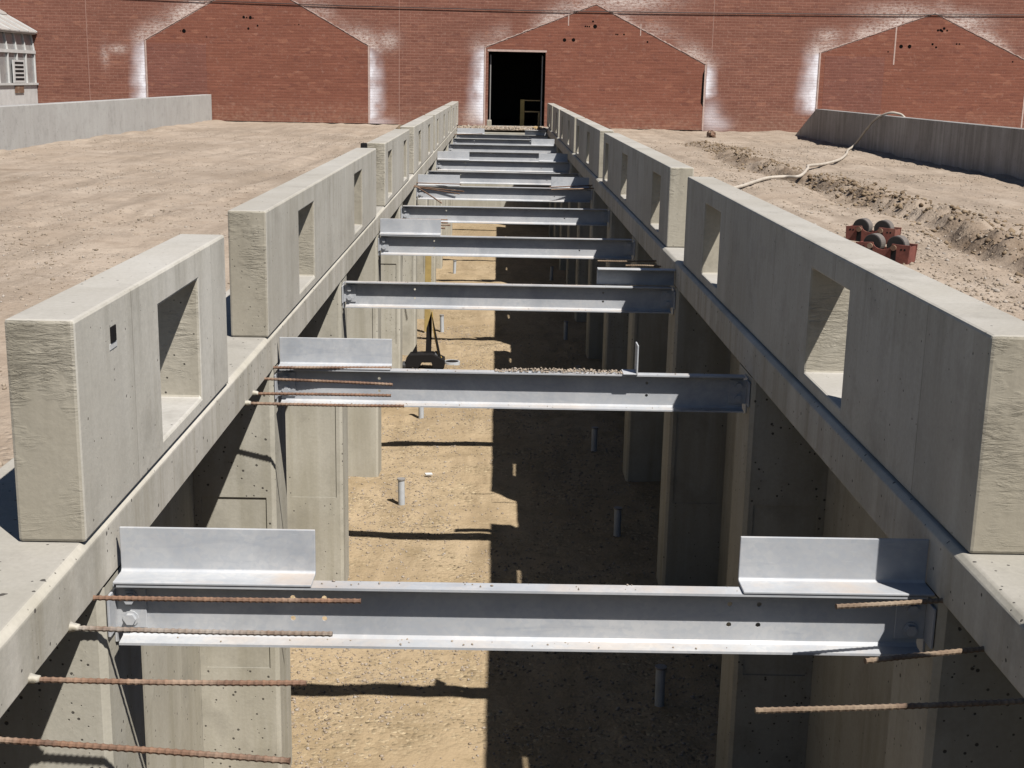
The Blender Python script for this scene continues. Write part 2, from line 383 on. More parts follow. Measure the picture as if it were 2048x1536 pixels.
# loose stones: one stuff object per field
ICO = [(0, 0, 1), (.9, 0, .3), (.3, .85, .3), (-.7, .5, .3), (-.7, -.5, .3), (.3, -.85, .3), (.7, .5, -.4), (-.3, .85, -.4), (-.9, 0, -.4), (-.3, -.85, -.4), (.7, -.5, -.4), (0, 0, -.9)]
ICOF = [(0, 1, 2), (0, 2, 3), (0, 3, 4), (0, 4, 5), (0, 5, 1), (1, 6, 2), (2, 7, 3), (3, 8, 4), (4, 9, 5), (5, 10, 1), (6, 7, 2), (7, 8, 3), (8, 9, 4), (9, 10, 5), (10, 6, 1), (11, 7, 6), (11, 8, 7), (11, 9, 8), (11, 10, 9), (11, 6, 10)]
def stones(name, mat, pts, size, parent=None, sink=.25):
    n = len(pts); base = np.array(ICO)
    sc = size[:, None, None]*rng.uniform(.55, 1.25, (n, 1, 3))*np.array([1, 1, .75])
    jit = base[None]*rng.uniform(.7, 1.25, (n, 12, 1))
    a = rng.uniform(0, 6.28, n); c, s = np.cos(a), np.sin(a)
    v = jit*sc; x = v[..., 0]*c[:, None]-v[..., 1]*s[:, None]; y = v[..., 0]*s[:, None]+v[..., 1]*c[:, None]
    v = np.stack([x, y, v[..., 2]+size[:, None]*sink], -1)+pts[:, None, :]
    f = (np.array(ICOF)[None]+np.arange(n)[:, None, None]*12).reshape(-1, 3)
    me = bpy.data.meshes.new(name); V = v.reshape(-1, 3).astype(np.float32)
    me.vertices.add(len(V)); me.vertices.foreach_set('co', V.ravel()); me.loops.add(f.size); me.loops.foreach_set('vertex_index', f.ravel().astype(np.int32))
    me.polygons.add(len(f)); me.polygons.foreach_set('loop_start', np.arange(0, f.size, 3, dtype=np.int32)); me.update(calc_edges=True)
    me.materials.append(mat); return link(bpy.data.objects.new(name, me), parent)
def field(n, x0, x1, y0, y1, fn, s0, s1, dens=None, p=3.):
    x = rng.uniform(x0, x1, n*3); y = y0+(y1-y0)*rng.random(n*3)**1.5
    if dens is not None:
        k = rng.random(n*3) < dens(x, y); x, y = x[k], y[k]
    x, y = x[:n], y[:n]; s = s0+(s1-s0)*rng.random(len(x))**p
    return np.stack([x, y, fn(x, y)], 1), s
P1, s1 = field(22000, -1.6, 1.6, 6.5, 22, fl, .003, .016, lambda x, y: np.clip(.45+1.6*fbm(x*1.2+40, y*1.2, 3)+.3*(x < -.5), 0, 1))
tag(stones('pit_gravel', M_STONE, P1, s1), 'loose tan gravel scattered over the sandy floor of the pit', 'gravel', kind='stuff')
d1 = lambda x, y: np.clip(.35+1.6*fbm(x*.7, y*.7, 3), .05, 1)
Pa, sa = field(14000, -8.6, -1.85, 4.5, 34, gh, .004, .017, d1)
Pb, sb = field(15000, 1.85, 8.3, 7, 34, gh, .004, .022, lambda x, y: np.clip(.3+1.4*fbm(x*.7, y*.7, 3)+.5*(x < 4.4)*(y < 14), .04, 1))
tag(stones('gravel', M_STONE, cat([Pa, Pb]), cat([sa, sb])), 'loose pebbles strewn over the bare sandy yard beside the pit', 'gravel', kind='stuff')
yy = 9+24*rng.random(11000)**1.2; cc = 4.85+.12*np.sin(yy*.45)+.1*np.sin(yy*1.3+1); xx = cc+rng.normal(0, .27, len(yy))+rng.normal(0, .1, len(yy))
kk = rng.random(len(yy)) < np.clip(.55+1.5*fbm(xx*.8+70, yy*.9, 3), 0, 1); xx, yy = xx[kk], yy[kk]
tag(stones('earth_clods', M_CLOD, np.stack([xx, yy, gh(xx, yy)], 1), .006+.036*rng.random(len(xx))**3.5), 'brown clods of turned earth along the furrow on the right', 'earth clods', kind='stuff')

# ------------------------------------------------------------------ pit walls
NB = 12; BY = [3.856+3.123*i for i in range(NB)]
def pit_side(sd, name, label):
    root = empty(name, (sd*X1, 0, 0)); tag(root, label, 'pit wall')
    def loc(o):
        o.location = (-sd*X1, 0, 0); return o
    a, b = sorted((sd*X1, sd*LX))
    mb = MB()
    # ledge slab in pours, shallow chamfer towards the pit
    mb.prism([(sd*X1, .005), (sd*X1, ZL-.02), (sd*(X1+.02), ZL), (sd*LX, ZL), (sd*LX, .005)], PIT0, PIT1, 'y')
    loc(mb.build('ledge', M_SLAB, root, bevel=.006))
    a, b = sorted((sd*1.75, sd*1.95))
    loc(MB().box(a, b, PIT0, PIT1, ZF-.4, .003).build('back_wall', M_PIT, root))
    for y in [3.856-3.123*k for k in (2, 1)] + BY[:-1]:
        p = MB(); y0, y1 = y-.05, y+.36; xi, xo = sd*X1, sd*1.749; c = .022
        zr = -1.74
        # pier: chamfered inner corners, shallow recessed panel on the near face
        xa, xb = sd*(X1+.05), sd*1.71; xs = [xi+sd*c, xa, xb, xo]; zs = [ZF-.3, zr, -.72, .003]
        p.add([(xi, y0+c, ZF-.3), (xi, y0+c, .003), (xi, y1-c, .003), (xi, y1-c, ZF-.3)], [(0, 1, 2, 3)])
        p.add([(xi, y0+c, ZF-.3), (xi, y0+c, .003), (xi+sd*c, y0, .003), (xi+sd*c, y0, ZF-.3)], [(0, 1, 2, 3)])
        p.add([(xi, y1-c, ZF-.3), (xi, y1-c, .003), (xi+sd*c, y1, .003), (xi+sd*c, y1, ZF-.3)], [(0, 1, 2, 3)])
        p.add([(xi+sd*c, y1, ZF-.3), (xi+sd*c, y1, .003), (xo, y1, .003), (xo, y1, ZF-.3)], [(0, 1, 2, 3)])
        for i in range(3):
            for j in range(3):
                dy = .008 if (i == 1 and j == 1) else 0
                p.add([(xs[i], y0+dy, zs[j]), (xs[i+1], y0+dy, zs[j]), (xs[i+1], y0+dy, zs[j+1]), (xs[i], y0+dy, zs[j+1])], [(0, 1, 2, 3)])
        for (u0, w0, u1, w1) in ((xa, zr, xb, zr), (xb, zr, xb, -.72), (xb, -.72, xa, -.72), (xa, -.72, xa, zr)):
            p.add([(u0, y0, w0), (u1, y0, w1), (u1, y0+.008, w1), (u0, y0+.008, w0)], [(0, 1, 2, 3)])
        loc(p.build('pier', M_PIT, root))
    return root
pit_side(-1, 'pit_wall', 'sunlit concrete wall of the pit with piers under its ledge, on the left')
pit_side(1, 'pit_wall', 'shaded concrete wall of the pit with piers under its ledge, on the right')
e = MB().box(-1.745, 1.745, PIT1+.002, PIT1+.3, ZF-.3, .04).build('pit_end_wall', M_PIT, bevel=.01, origin=(0, PIT1, ZF))
tag(e, 'concrete wall closing the far end of the pit before the doorway', 'pit wall')
a_ = MB().prism([(-.75, .02), (1.55, .02), (1.55, .125), (-.75, .125)], 39.55, YW+.3, 'y').build('doorstep', M_SLAB, bevel=.02, origin=(.4, 40.4, .02))
tag(a_, 'pale rough concrete slab in front of the dark doorway', 'doorstep')

# ------------------------------------------------------------------ parapets
def parapet(sd, y0, y1, holes, label):
    ys = sorted({y0, y1, *[q for h in holes for q in h]}); zs = [ZL+.001, .262, .75, .87]
    if not holes: zs = [ZL+.001, .87]
    bk_ = .03 if sd > 0 else 0; xi, xo = sd*(X1+bk_), sd*(X1+.2+bk_); V = {}; mb = MB()
    def vid(s, i, j):
        if (s, i, j) not in V:
            V[(s, i, j)] = len(mb.v); mb.v.append(((xi, xo)[s], ys[i], zs[j]))
        return V[(s, i, j)]
    hol = lambda i, j: (i < 0 or j < 0 or i >= len(ys)-1 or j >= len(zs)-1) or (len(zs) == 4 and j == 1 and any(abs(ys[i]-h[0]) < 1e-6 for h in holes))
    for i in range(len(ys)-1):
        for j in range(len(zs)-1):
            if hol(i, j): continue
            for s in (0, 1):
                mb.f.append((vid(s, i, j), vid(s, i+1, j), vid(s, i+1, j+1), vid(s, i, j+1)))
            if hol(i-1, j): mb.f.append((vid(0, i, j), vid(0, i, j+1), vid(1, i, j+1), vid(1, i, j)))
            if hol(i+1, j): mb.f.append((vid(0, i+1, j), vid(0, i+1, j+1), vid(1, i+1, j+1), vid(1, i+1, j)))
            if hol(i, j-1): mb.f.append((vid(0, i, j), vid(0, i+1, j), vid(1, i+1, j), vid(1, i, j)))
            if hol(i, j+1): mb.f.append((vid(0, i, j+1), vid(0, i+1, j+1), vid(1, i+1, j+1), vid(1, i, j+1)))
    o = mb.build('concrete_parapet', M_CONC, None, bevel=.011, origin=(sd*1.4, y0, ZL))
    tag(o, label, 'parapet', 'concrete parapet sections along both sides of the pit')
    return o
hw = .65
parapet(-1, -3, 2.62, [], 'plain concrete parapet beside the viewer on the left ledge')
parapet(1, -3, 2.95, [], 'plain concrete parapet beside the viewer on the right ledge')
lp = parapet(-1, 3.68, 5.78, [(4.61, 5.24)], 'short sunlit concrete parapet with one opening, rough near end, front left')
parapet(-1, 6.83, 13.08, [(7.95, 8.63), (11.07, 11.72)], 'long sunlit parapet with two openings, second from the front on the left')
parapet(-1, 14.12, 17.95, [(14.5, 15.05), (16.9, 17.47)], 'third sunlit parapet from the front on the left, a bolt on its outer corner')
parapet(-1, 18.97, 24.6, [(20.05, 20.73), (22.8, 23.48)], 'fourth sunlit parapet from the front on the left')
parapet(-1, 25.3, 33.3, [(26.05, 26.71), (29.2, 29.85), (31.9, 32.5)], 'fifth sunlit parapet from the front on the left, partly seen')
parapet(-1, 34.3, 39.6, [(35.3, 35.95), (37.9, 38.5)], 'farthest sunlit parapet on the left, ending at the brick wall')
parapet(1, 3.70, 9.98, [(5.25, 5.92), (8.42, 9.08)], 'large shaded parapet with two openings nearest on the right')
parapet(1, 11.02, 18.1, [(11.62, 12.27), (14.68, 15.38), (17.28, 17.8)], 'second shaded parapet from the front on the right, pale end face')
parapet(1, 18.87, 24.65, [(20.95, 21.6), (23.7, 24.3)], 'third shaded parapet from the front on the right')
parapet(1, 25.32, 31.35, [(26.97, 27.6), (29.8, 30.4)], 'fourth shaded parapet from the front on the right')
parapet(1, 32.1, 35.5, [(32.9, 33.5)], 'fifth shaded parapet from the front on the right')
parapet(1, 36.2, 39.7, [(37.4, 38.0)], 'farthest shaded parapet on the right, beside the doorway')
# small square notch knocked in the front-left parapet face
n_ = MB().box(-1.302, -1.296, 4.02, 4.075, .735, .785).build('anchor_pocket', M_DARK, lp); n_.location = (1.4, -3.68, -ZL)
n_ = MB().box(-1.302, -1.298, 4.008, 4.085, .715, .733).build('chipped_edge', M_WHITE, lp); n_.location = (1.4, -3.68, -ZL)
bo = MB().box(-1.56, -1.49, 14.1, 14.2, .80, .865).build('corner_block', M_DARK, origin=(-1.52, 14.15, .8), bevel=.01)
tag(bo, 'small dark block on the outer top corner of a left parapet', 'block')

# ------------------------------------------------------------------ steel beams
def web_with_holes(mb, x0, x1, z0, z1, y0, y1, holes, r=.0085):
    q = .022; xs = sorted({x0, x1, *[h[0]+s*q for h in holes for s in (-1, 1)]}); zs = sorted({z0, z1, *[round(h[1]+s*q, 5) for h in holes for s in (-1, 1)]})
    for i in range(len(xs)-1):
        for j in range(len(zs)-1):
            cx, cz = (xs[i]+xs[i+1])/2, (zs[j]+zs[j+1])/2
            hh = [h for h in holes if abs(h[0]-cx) < .004 and abs(h[1]-cz) < .004]
            for y in (y0, y1):
                if not hh: mb.add([(xs[i], y, zs[j]), (xs[i+1], y, zs[j]), (xs[i+1], y, zs[j+1]), (xs[i], y, zs[j+1])], [(0, 1, 2, 3)])
                else:
                    a, b, c, d = xs[i], xs[i+1], zs[j], zs[j+1]; mx, mz = (a+b)/2, (c+d)/2
                    out = [(b, mz), (b, d), (mx, d), (a, d), (a, mz), (a, c), (mx, c), (b, c)]
                    inn = [(cx+r*math.cos(k*math.pi/4), cz+r*math.sin(k*math.pi/4)) for k in range(8)]
                    mb.add([(u, y, w) for u, w in out+inn], [(k, (k+1) % 8, 8+(k+1) % 8, 8+k) for k in range(8)])
            if hh:
                inn = [(cx+r*math.cos(k*math.pi/4), cz+r*math.sin(k*math.pi/4)) for k in range(8)]
                mb.add([(u, y, w) for y in (y0, y1) for u, w in inn], [(k, (k+1) % 8, 8+(k+1) % 8, 8+k) for k in range(8)])
    for y_a in (0,):
        mb.add([(x0, y0, z0), (x0, y1, z0), (x0, y1, z1), (x0, y0, z1)], [(0, 1, 2, 3)]); mb.add([(x1, y0, z0), (x1, y1, z0), (x1, y1, z1), (x1, y0, z1)], [(0, 1, 2, 3)])
def angle_piece(x0, x1, kind='up', hgt=.156, dep=.108, t=.009):
    mb = MB(); z = .0015
    if kind == 'up':      # foot on the flange towards the viewer, leg upright at the back
        pr = [(-dep, z), (-dep, z+t), (-t*1.7, z+t), (-t, z+t*1.8), (-t, hgt), (0, hgt), (0, z)]
    else:                 # leg upright, top leg reaching towards the viewer
        pr = [(0, z), (-t, z), (-t, hgt-.02-t), (-.085, hgt-.02-t), (-.085, hgt-.02), (0, hgt-.02)]
    mb.prism([(.047+a, b) for a, b in pr], x0, x1, 'x'); return mb
def hexbolt(mb, x, y, z, r=.019, d=.014, side=-1):
    for rr, a, b in ((r*1.35, 0, .004), (r, .004, .004+d)):
        n = 12 if rr > r else 6
        mb.prism([(x+rr*math.cos(k*2*math.pi/n), z+rr*math.sin(k*2*math.pi/n)) for k in range(n)], y+side*a, y+side*b, 'y')
def make_beam(double):
    root = empty('steel_beam')
    mb = MB(); fx, bx = -.058, .004          # local y: web front face at 0
    x0, x1 = -1.272, 1.272
    mb.prism([(0.004, -.0005), (fx, -.0005), (fx, -.0085), (-.012, -.013), (0, -.022), (0.004, -.022)], x0, x1, 'x')
    mb.prism([(0.004, -.203), (fx, -.203), (fx, -.195), (-.012, -.190), (0, -.181), (0.004, -.181)], x0, x1, 'x')
    cols = [-.735, .74] if not double else [-.731, -.631, .663, .757]
    hs = [(c, z) for c in cols for z in (-.058, -.128)]
    web_with_holes(mb, x0, x1, -.181, -.022, 0, .004, hs)
    mb.build('channel', M_STEEL, root)
    for s in (-1, 1):
        a, b = sorted((s*1.195, s*1.296))
        c = MB(); c.box(a, b, -.008, -.0005, -.165, -.03)
        a, b = sorted((s*1.288, s*1.2965)); c.box(a, b, -.085, -.009, -.165, -.03)
        c.build('end_clip', M_STEEL, root, bevel=.002)
        bm_ = MB(); hexbolt(bm_, s*1.245, -.008, -.062); hexbolt(bm_, s*1.245, -.008, -.132)
        bm_.build('bolt', M_STEEL, root)
        a, b = sorted((s*1.2925, s*1.2985))
        MB().prism([(-.005, -.02), (.10, -.02), (.10, -.215), (.05, -.235), (-.005, -.215)], a, b, 'x').build('mounting_plate', M_STEEL, root)
    return root
b1 = make_beam(True); b2 = make_beam(False)
def clip(parent, x0, x1, kind='up'):
    return angle_piece(x0, x1, kind).build('upright_angle' if kind == 'up' else 'inverted_angle', M_STEEL, parent, bevel=.0025)
ords = ['nearest', 'second', 'third', 'fourth', 'fifth', 'sixth', 'seventh', 'eighth', 'ninth', 'tenth', 'eleventh', 'farthest']
clips = {0: [(-1.282, -.663, 'up'), (.692, 1.296, 'up')], 1: [(-1.285, -.668, 'up')], 2: [(.688, 1.295, 'flip')], 3: [(-1.285, -.67, 'up')],
         5: [(-1.28, -.66, 'up'), (.69, 1.25, 'up')], 7: [(-1.28, -.66, 'up'), (.69, 1.25, 'up')], 9: [(.69, 1.25, 'up')], 11: [(-1.28, -.5, 'up'), (.65, 1.25, 'flip')]}
desc = {0: 'galvanised beam nearest the viewer with a tall angle at each end', 1: 'second galvanised beam, tall angle on its left, gravel heaped on its top',
        2: 'third galvanised beam from the front with an inverted angle at its right end', 3: 'fourth galvanised beam from the front with one angle at its left end',
        4: 'fifth galvanised beam from the front, bare without any angle', 5: 'sixth galvanised beam from the front with an angle at both ends',
        6: 'seventh galvanised beam from the front, bare, between two beams carrying angles', 7: 'eighth galvanised beam from the front with an angle at both ends',
        8: 'ninth galvanised beam from the front, bare', 9: 'tenth galvanised beam from the front with one angle at its right end',
        10: 'eleventh galvanised beam from the front, bare, last but one', 11: 'farthest galvanised beam, at the doorway end of the pit'}
src = b2
for i in range(NB):
    if i == 0: o = b1
    elif i == 1: o = b2
    else: o = copy_tree(src)
    o.location = (0, BY[i]+.058 if i < 11 else 37.95, 0)
    tag(o, desc[i], 'beam', 'steel beams spanning the pit')
    o['_i'] = i
beams = sorted([o for o in COL.objects if o.name.startswith('steel_beam')], key=lambda o: o.location.y)
for o in beams: del o['_i']
for i, L in clips.items():
    for c in L: clip(beams[i], *c)
# angle offcut standing on end on the second beam
so_ = MB().prism([(.664, 0), (.706, 0), (.706, .012), (.672, .012), (.672, .004)], 0, 1, 'z')
so_ = MB(); y = BY[1]+.05
so_.box(.672, .680, y-.06, y+.05, .001, .165); so_.box(.60, .672, y-.06, y+.05, .001, .009)
tag(so_.build('steel_offcut', M_STEEL, origin=(.66, y, 0), bevel=.002), 'short steel angle standing edge-on on the second beam beside the gravel', 'steel offcut')
n = 420; gx = rng.uniform(-.1, .62, n); gy = BY[1]+rng.uniform(.005, .072, n); gz = .002+rng.random(n)*.013*np.clip(1-np.abs((gx-.27)/.36)**4, 0, 1)
tag(stones('gravel_heap', M_TANS, np.stack([gx, gy, gz], 1), rng.uniform(.003, .008, n), sink=.2), 'thin heap of tan gravel lying along the top of the second beam', 'gravel', kind='stuff')

for bi, (n, lab) in enumerate([(70, 'crumbs of dirt lying on the flanges of the nearest beam'), (60, 'crumbs of dirt lying on the flanges of the second beam'), (40, 'crumbs of dirt lying on the flanges of the third beam')]):
    gx = rng.uniform(-1.2, 1.2, n)*rng.random(n)**.3; gy = BY[bi]+rng.uniform(.006, .06, n); gz = np.where(rng.random(n) < .5, .001, -.192)
    tag(stones('grit', M_STONE, np.stack([gx, gy, gz], 1), rng.uniform(.0015, .0055, n), sink=.3), lab, 'grit', kind='stuff')

# ------------------------------------------------------------------ reinforcing bars
def rebar(p, q, label, group, r=.0078, col=None, lump=True):
    p = Vector(p); q = Vector(q); L = (q-p).length; n = int(L/.0065); root_n = []
    pts = []; rad = []
    sag = random.uniform(-.004, .004)
    for i in range(n+1):
        t = i/n; pt = p.lerp(q, t); pt.z += sag*math.sin(math.pi*t); pts.append(pt); rad.append(r*(1.16 if i % 3 == 0 else .93))
    mb = MB().tube(pts, r, 8, True, rad)
    root = empty('reinforcing_bar', p); tag(root, label, 'rebar', group)
    o = mb.build('bar', col or M_RUST, root, origin=tuple(p)); o.location = (0, 0, 0)
    if lump:
        s = MB(); sd = -1 if p.x < 0 else 1
        k = 9; vs = []
        for a in range(6):
            t = a/5; rr = [.009, .013, .0145, .013, .011, .009][a]
            for b in range(k):
                an = b/k*6.283; j = random.uniform(.75, 1.2)
                vs.append((p.x - sd*(-.012+t*.038), p.y+math.cos(an)*rr*j*1.2, p.z+.002+math.sin(an)*rr*j))
        fs = [(a*k+b, a*k+(b+1) % k, (a+1)*k+(b+1) % k, (a+1)*k+b) for a in range(5) for b in range(k)]+[tuple(range(k))[::-1], tuple(range(5*k, 6*k))]
        o = s.add(vs, fs).build('grout_collar', M_SLAB, root, smooth=True, origin=tuple(p)); o.location = (0, 0, 0)
    return root
G1 = 'rusty bars sticking out of the left ledge at the front'
z = .012
rebar((-1.3, 3.72, z), (-.495, 3.726, z), 'rusty bar crossing just before the nearest beam, upper of the four at front left', G1, lump=False)
rebar((-1.3, 3.498, z), (-.551, 3.482, z), 'grey ribbed bar, second below the nearest beam top at front left', G1, col=rust('dusty_bar', (.22, .185, .15), (.13, .085, .06), (.27, .25, .23)))
rebar((-1.3, 3.169, z), (-.581, 3.17, z), 'brown ribbed bar, third at the front left, just under the nearest beam', G1)
rebar((-1.3, 2.852, z), (-.561, 2.768, z), 'rusty bar slanting along the bottom left edge of the view', G1, lump=False)
G2 = 'rusty bars sticking out of the left ledge before the second beam'
rebar((-1.3, 6.955, .012), (-.665, 7.0, .012), 'rusty bar lying along the foot of the angle on the second beam', G2, .0075, lump=False)
rebar((-1.3, 6.68, .012), (-.627, 6.6, .012), 'rusty bar crossing the web of the second beam, upper of three', G2, .0075, lump=False)
rebar((-1.3, 6.35, .012), (-.616, 6.36, .012), 'rusty bar crossing the second beam just above its bottom flange', G2, .0075)
rebar((-1.3, 6.153, .012), (-.536, 6.151, .012), 'rusty bar just below the bottom flange of the second beam', G2, .0075)
G3 = 'rusty bars sticking out of the right ledge at the front'
MB_ = rust('tan_bar', (.19, .14, .095), (.12, .08, .055), (.24, .19, .14))
rebar((1.3, 3.80, .012), (.954, 3.739, .012), 'tan ribbed bar at the right end of the nearest beam, under its angle', G3, col=MB_, lump=False)
rebar((1.3, 3.445, .012), (.938, 3.354, .012), 'tan ribbed bar just below the right end of the nearest beam', G3, col=MB_, lump=False)
rebar((1.3, 3.125, .012), (.575, 3.051, .012), 'brown ribbed bar at the bottom right, half lost in shadow', G3, col=MB_, lump=False)
for p, q, l in [((1.3, 11.43, .03), (.78, 11.36, .03), 'straight pale bar behind the third beam on the right'), ((1.3, 11.09, .03), (1.0, 11.10, .03), 'short pale bar behind the inverted angle of the third beam')]:
    rebar(p, q, l, 'bars behind the third beam on the right', .007, col=MB_, lump=False)
for k, (ya, yb, xb) in enumerate([(13.75, 13.76, -.645), (14.0, 14.05, -.60), (14.28, 14.29, -.634), (14.55, 14.6, -.65)]):
    rebar((-1.3, ya, .02), (xb, yb, .02), ['nearest', 'second', 'third', 'farthest'][k]+' rusty bar end peeping right of the angle on the fourth beam', 'bars behind the fourth beam on the left', .008, lump=False)
for k, (p, q, l) in enumerate([((-1.3, 18.85, .03), (-.62, 18.05, .01), 'rusty bar slanting down left of the sixth beam, longest of the fan'), ((-1.3, 19.1, .03), (-.82, 17.0, -.02), 'steepest rusty bar of the fan before the sixth beam'),
                  ((-1.3, 19.0, .03), (-.57, 18.35, .02), 'upper rusty bar of the fan before the sixth beam'), ((-1.3, 19.5, .035), (-.64, 19.42, .035), 'rusty bar along the foot of the left angle on the sixth beam'),
                  ((1.3, 19.2, .03), (.66, 18.85, .03), 'rusty bar at the right end of the sixth beam, lower of two'), ((1.3, 19.5, .05), (.66, 19.38, .02), 'rusty bar at the right end of the sixth beam, upper of two')]):
    rebar(p, q, l, 'fan of bars round the sixth beam', .008, lump=False)
rebar((-1.3, 36.2, .05), (-.55, 37.0, .05), 'thin rusty bar slanting before the farthest beam', None, .009, lump=False)

# ------------------------------------------------------------------ stub pipes in the pit
def stub(x, y, h, label, tilt=0):
    root = empty('standpipe', (x, y, ZF)); tag(root, label, 'standpipe', 'grey stub pipes standing in the pit floor')
    MB().tube([(0, 0, -.05), (tilt, 0, h)], .033, 16).build('pipe', M_PVC, root, smooth=False)
    MB().tube([(tilt, 0, h), (tilt, 0, h+.012)], .040, 16).build('rim', M_TREAD, root)
for x, y, l in [(-.99, 12.29, 'sunlit grey stub pipe left of centre, nearest on the lit side'), (-1.0, 15.75, 'sunlit grey stub pipe just beneath the second beam'), (-.98, 21.4, 'sunlit stub pipe right of the pointed dark stand'), (-1.0, 28.0, 'small distant sunlit stub pipe'),
                (1.055, 8.15, 'shaded stub pipe at the bottom right, nearest of all'), (1.06, 11.5, 'shaded stub pipe second from the front on the dark side'), (1.045, 14.35, 'shaded stub pipe third from the front on the dark side'),
                (1.04, 17.6, 'shaded stub pipe fourth from the front on the dark side'), (1.05, 21.0, 'shaded stub pipe farther along the dark side'), (1.06, 27.4, 'farthest shaded stub pipe on the dark side')]:
    stub(x, y, .27, l, random.uniform(-.012, .012))

# ------------------------------------------------------------------ pointed stand on the pit floor
YS = 18.5
st = empty('pointed_stand', (-1.05, YS, ZF)); tag(st, 'dark pointed stand with a slanting yellow-edged strut on a low wheeled base', 'stand')
def lx(pts): return [(x+1.05, z-ZF) for x, z in pts]
MB().prism(lx([(-1.012, -1.69), (-1.085, -1.95), (-1.096, -2.33), (-1.015, -2.33), (-1.008, -1.95)]), -.03, .0, 'y').build('upright_plate', M_DARK, st, bevel=.003)
MB().prism(lx([(-1.012, -1.69), (-1.000, -1.69), (-.965, -1.95), (-.90, -2.30), (-.845, -2.38), (-.905, -2.38), (-.985, -1.98)]), -.09, -.05, 'y').build('slanting_strut', M_YELP, st, bevel=.003)
MB().prism(lx([(-.995, -1.76), (-.93, -2.06), (-.868, -2.36), (-.90, -2.36), (-.955, -2.06)]), -.10, -.092, 'y').build('strut_plate', M_DARK, st)
MB().prism(lx([(-1.375, -2.40), (-1.315, -2.315), (-.99, -2.30), (-.82, -2.38), (-.82, -2.5), (-.99, -2.5), (-1.0, -2.42), (-1.14, -2.42), (-1.19, -2.5), (-1.375, -2.5)]), -.16, .1, 'y').build('base', M_DARK, st, bevel=.006)
MB().prism(lx([(-1.3, -2.32), (-1.225, -2.18), (-1.215, -2.32)]), -.02, .0, 'y').build('gusset', M_DARK, st)
MB().tube([(.09, -.02, .20), (.16, -.02, .20)], .075, 20).build('wheel', M_BLACK, st)
MB().tube([(-.37, -.1, .07), (-.31, -.1, .07)], .06, 18).build('wheel', M_BLACK, st)
MB().tube([(-.375, -.1, .07), (-.372, -.1, .07)], .03, 12).build('hub', M_PVC, st)
dp = MB().tube([(-.73, 18.85, ZF-.04), (-.73, 18.85, ZF+.035)], .105, 26)
dr = empty('dark_disc', (-.73, 18.85, ZF)); tag(dr, 'round black drain with a pale rim beside the pointed stand', 'disc')
o = MB().tube([(0, 0, -.02), (0, 0, .045)], .10, 26).build('opening', M_DARK, dr)  # plain black disc set inside the pale ring
rg = MB(); k = 26
vs = [(math.cos(i/k*6.283)*r, math.sin(i/k*6.283)*r, zz) for r, zz in ((.102, .02), (.102, .05), (.118, .05), (.122, .0)) for i in range(k)]
rg.add(vs, [(a*k+i, a*k+(i+1) % k, (a+1)*k+(i+1) % k, (a+1)*k+i) for a in range(3) for i in range(k)]).build('rim', M_PVC, dr)

# plank leaning in the pit
pk = MB().box(-.05, .05, -.02, .02, 0, 2.0).build('timber_plank', M_YEL, bevel=.004)
pk.location = (-1.22, 21.3, ZF); pk.rotation_euler = (R(-3), R(0.3), 0)
tag(pk, 'upright yellowish timber plank against the lit side of the pit', 'plank')
tag(MB().box(-.09, .09, -.03, .03, .0, .03).build('paper_scrap', M_WHITE), 'small pale scrap on the lit pit floor near the second stub pipe', 'scrap')
bpy.data.objects['paper_scrap'].location = (-.78, 13.3, ZF+.015); bpy.data.objects['paper_scrap'].rotation_euler = (.3, .1, .5); bpy.data.objects['paper_scrap'].scale = (.45, .6, .4)

# ------------------------------------------------------------------ brick building with doorway
def dseg(x, z, a, b):
    ax, az = a; bx, bz = b; t = np.clip(((x-ax)*(bx-ax)+(z-az)*(bz-az))/((bx-ax)**2+(bz-az)**2), 0, 1)
    px, pz = ax+t*(bx-ax), az+t*(bz-az); d = np.hypot(x-px, z-pz); side = (bx-ax)*(z-az)-(bz-az)*(x-ax)
    return d, side, t
GL = [(-10.88, 2.47), (-7.55, 4.36), (-4.07, 2.43)]
GC = [(-.57, 2.46), (2.78, 3.79), (6.22, 2.08)]
GR = [(9.66, 2.5), (13.085, 3.74), (16.1, 2.36)]
DX0, DX1, DZ0, DZ1 = -.445, 1.30, .12, 2.352
bld = empty('brick_building', (0, YW, 0)); tag(bld, 'long red brick wall with gable-shaped scars and a dark doorway', 'brick building')
def gsp(a, b, st): return list(np.arange(a, b, st))
# doorway is cut out: cells inside it are dropped
xs = np.array(sorted(set([-60, -40, -24] + gsp(-18, DX0-.02, .04) + gsp(DX0, DX1-.02, .0436) + gsp(DX1, 18, .04) + [24, 40, 60]+[DX1])))
zs = np.array(sorted(set([-.3] + gsp(-.04, DZ0-.02, .04) + gsp(DZ0, DZ1-.02, .0446) + [DZ1] + gsp(DZ1+.04, 4.6, .04) + [5, 6.5, 9])))
X, Z = np.meshgrid(xs, zs)
soft = np.zeros_like(X); spk = np.zeros_like(X)
for G in (GL, GC, GR):
    for a, b in zip(G[:-1], G[1:]):
        d, side, t = dseg(X, Z, a, b)
        out = side > 0
        nz = np.clip(.75+1.5*fbm(X*1.1+G[0][0], Z*1.1, 3), 0, 1.5)
        spk = np.maximum(spk, np.where(out, np.exp(-(d/.34)**2)*nz, np.exp(-(d/.05)**2)*.6))
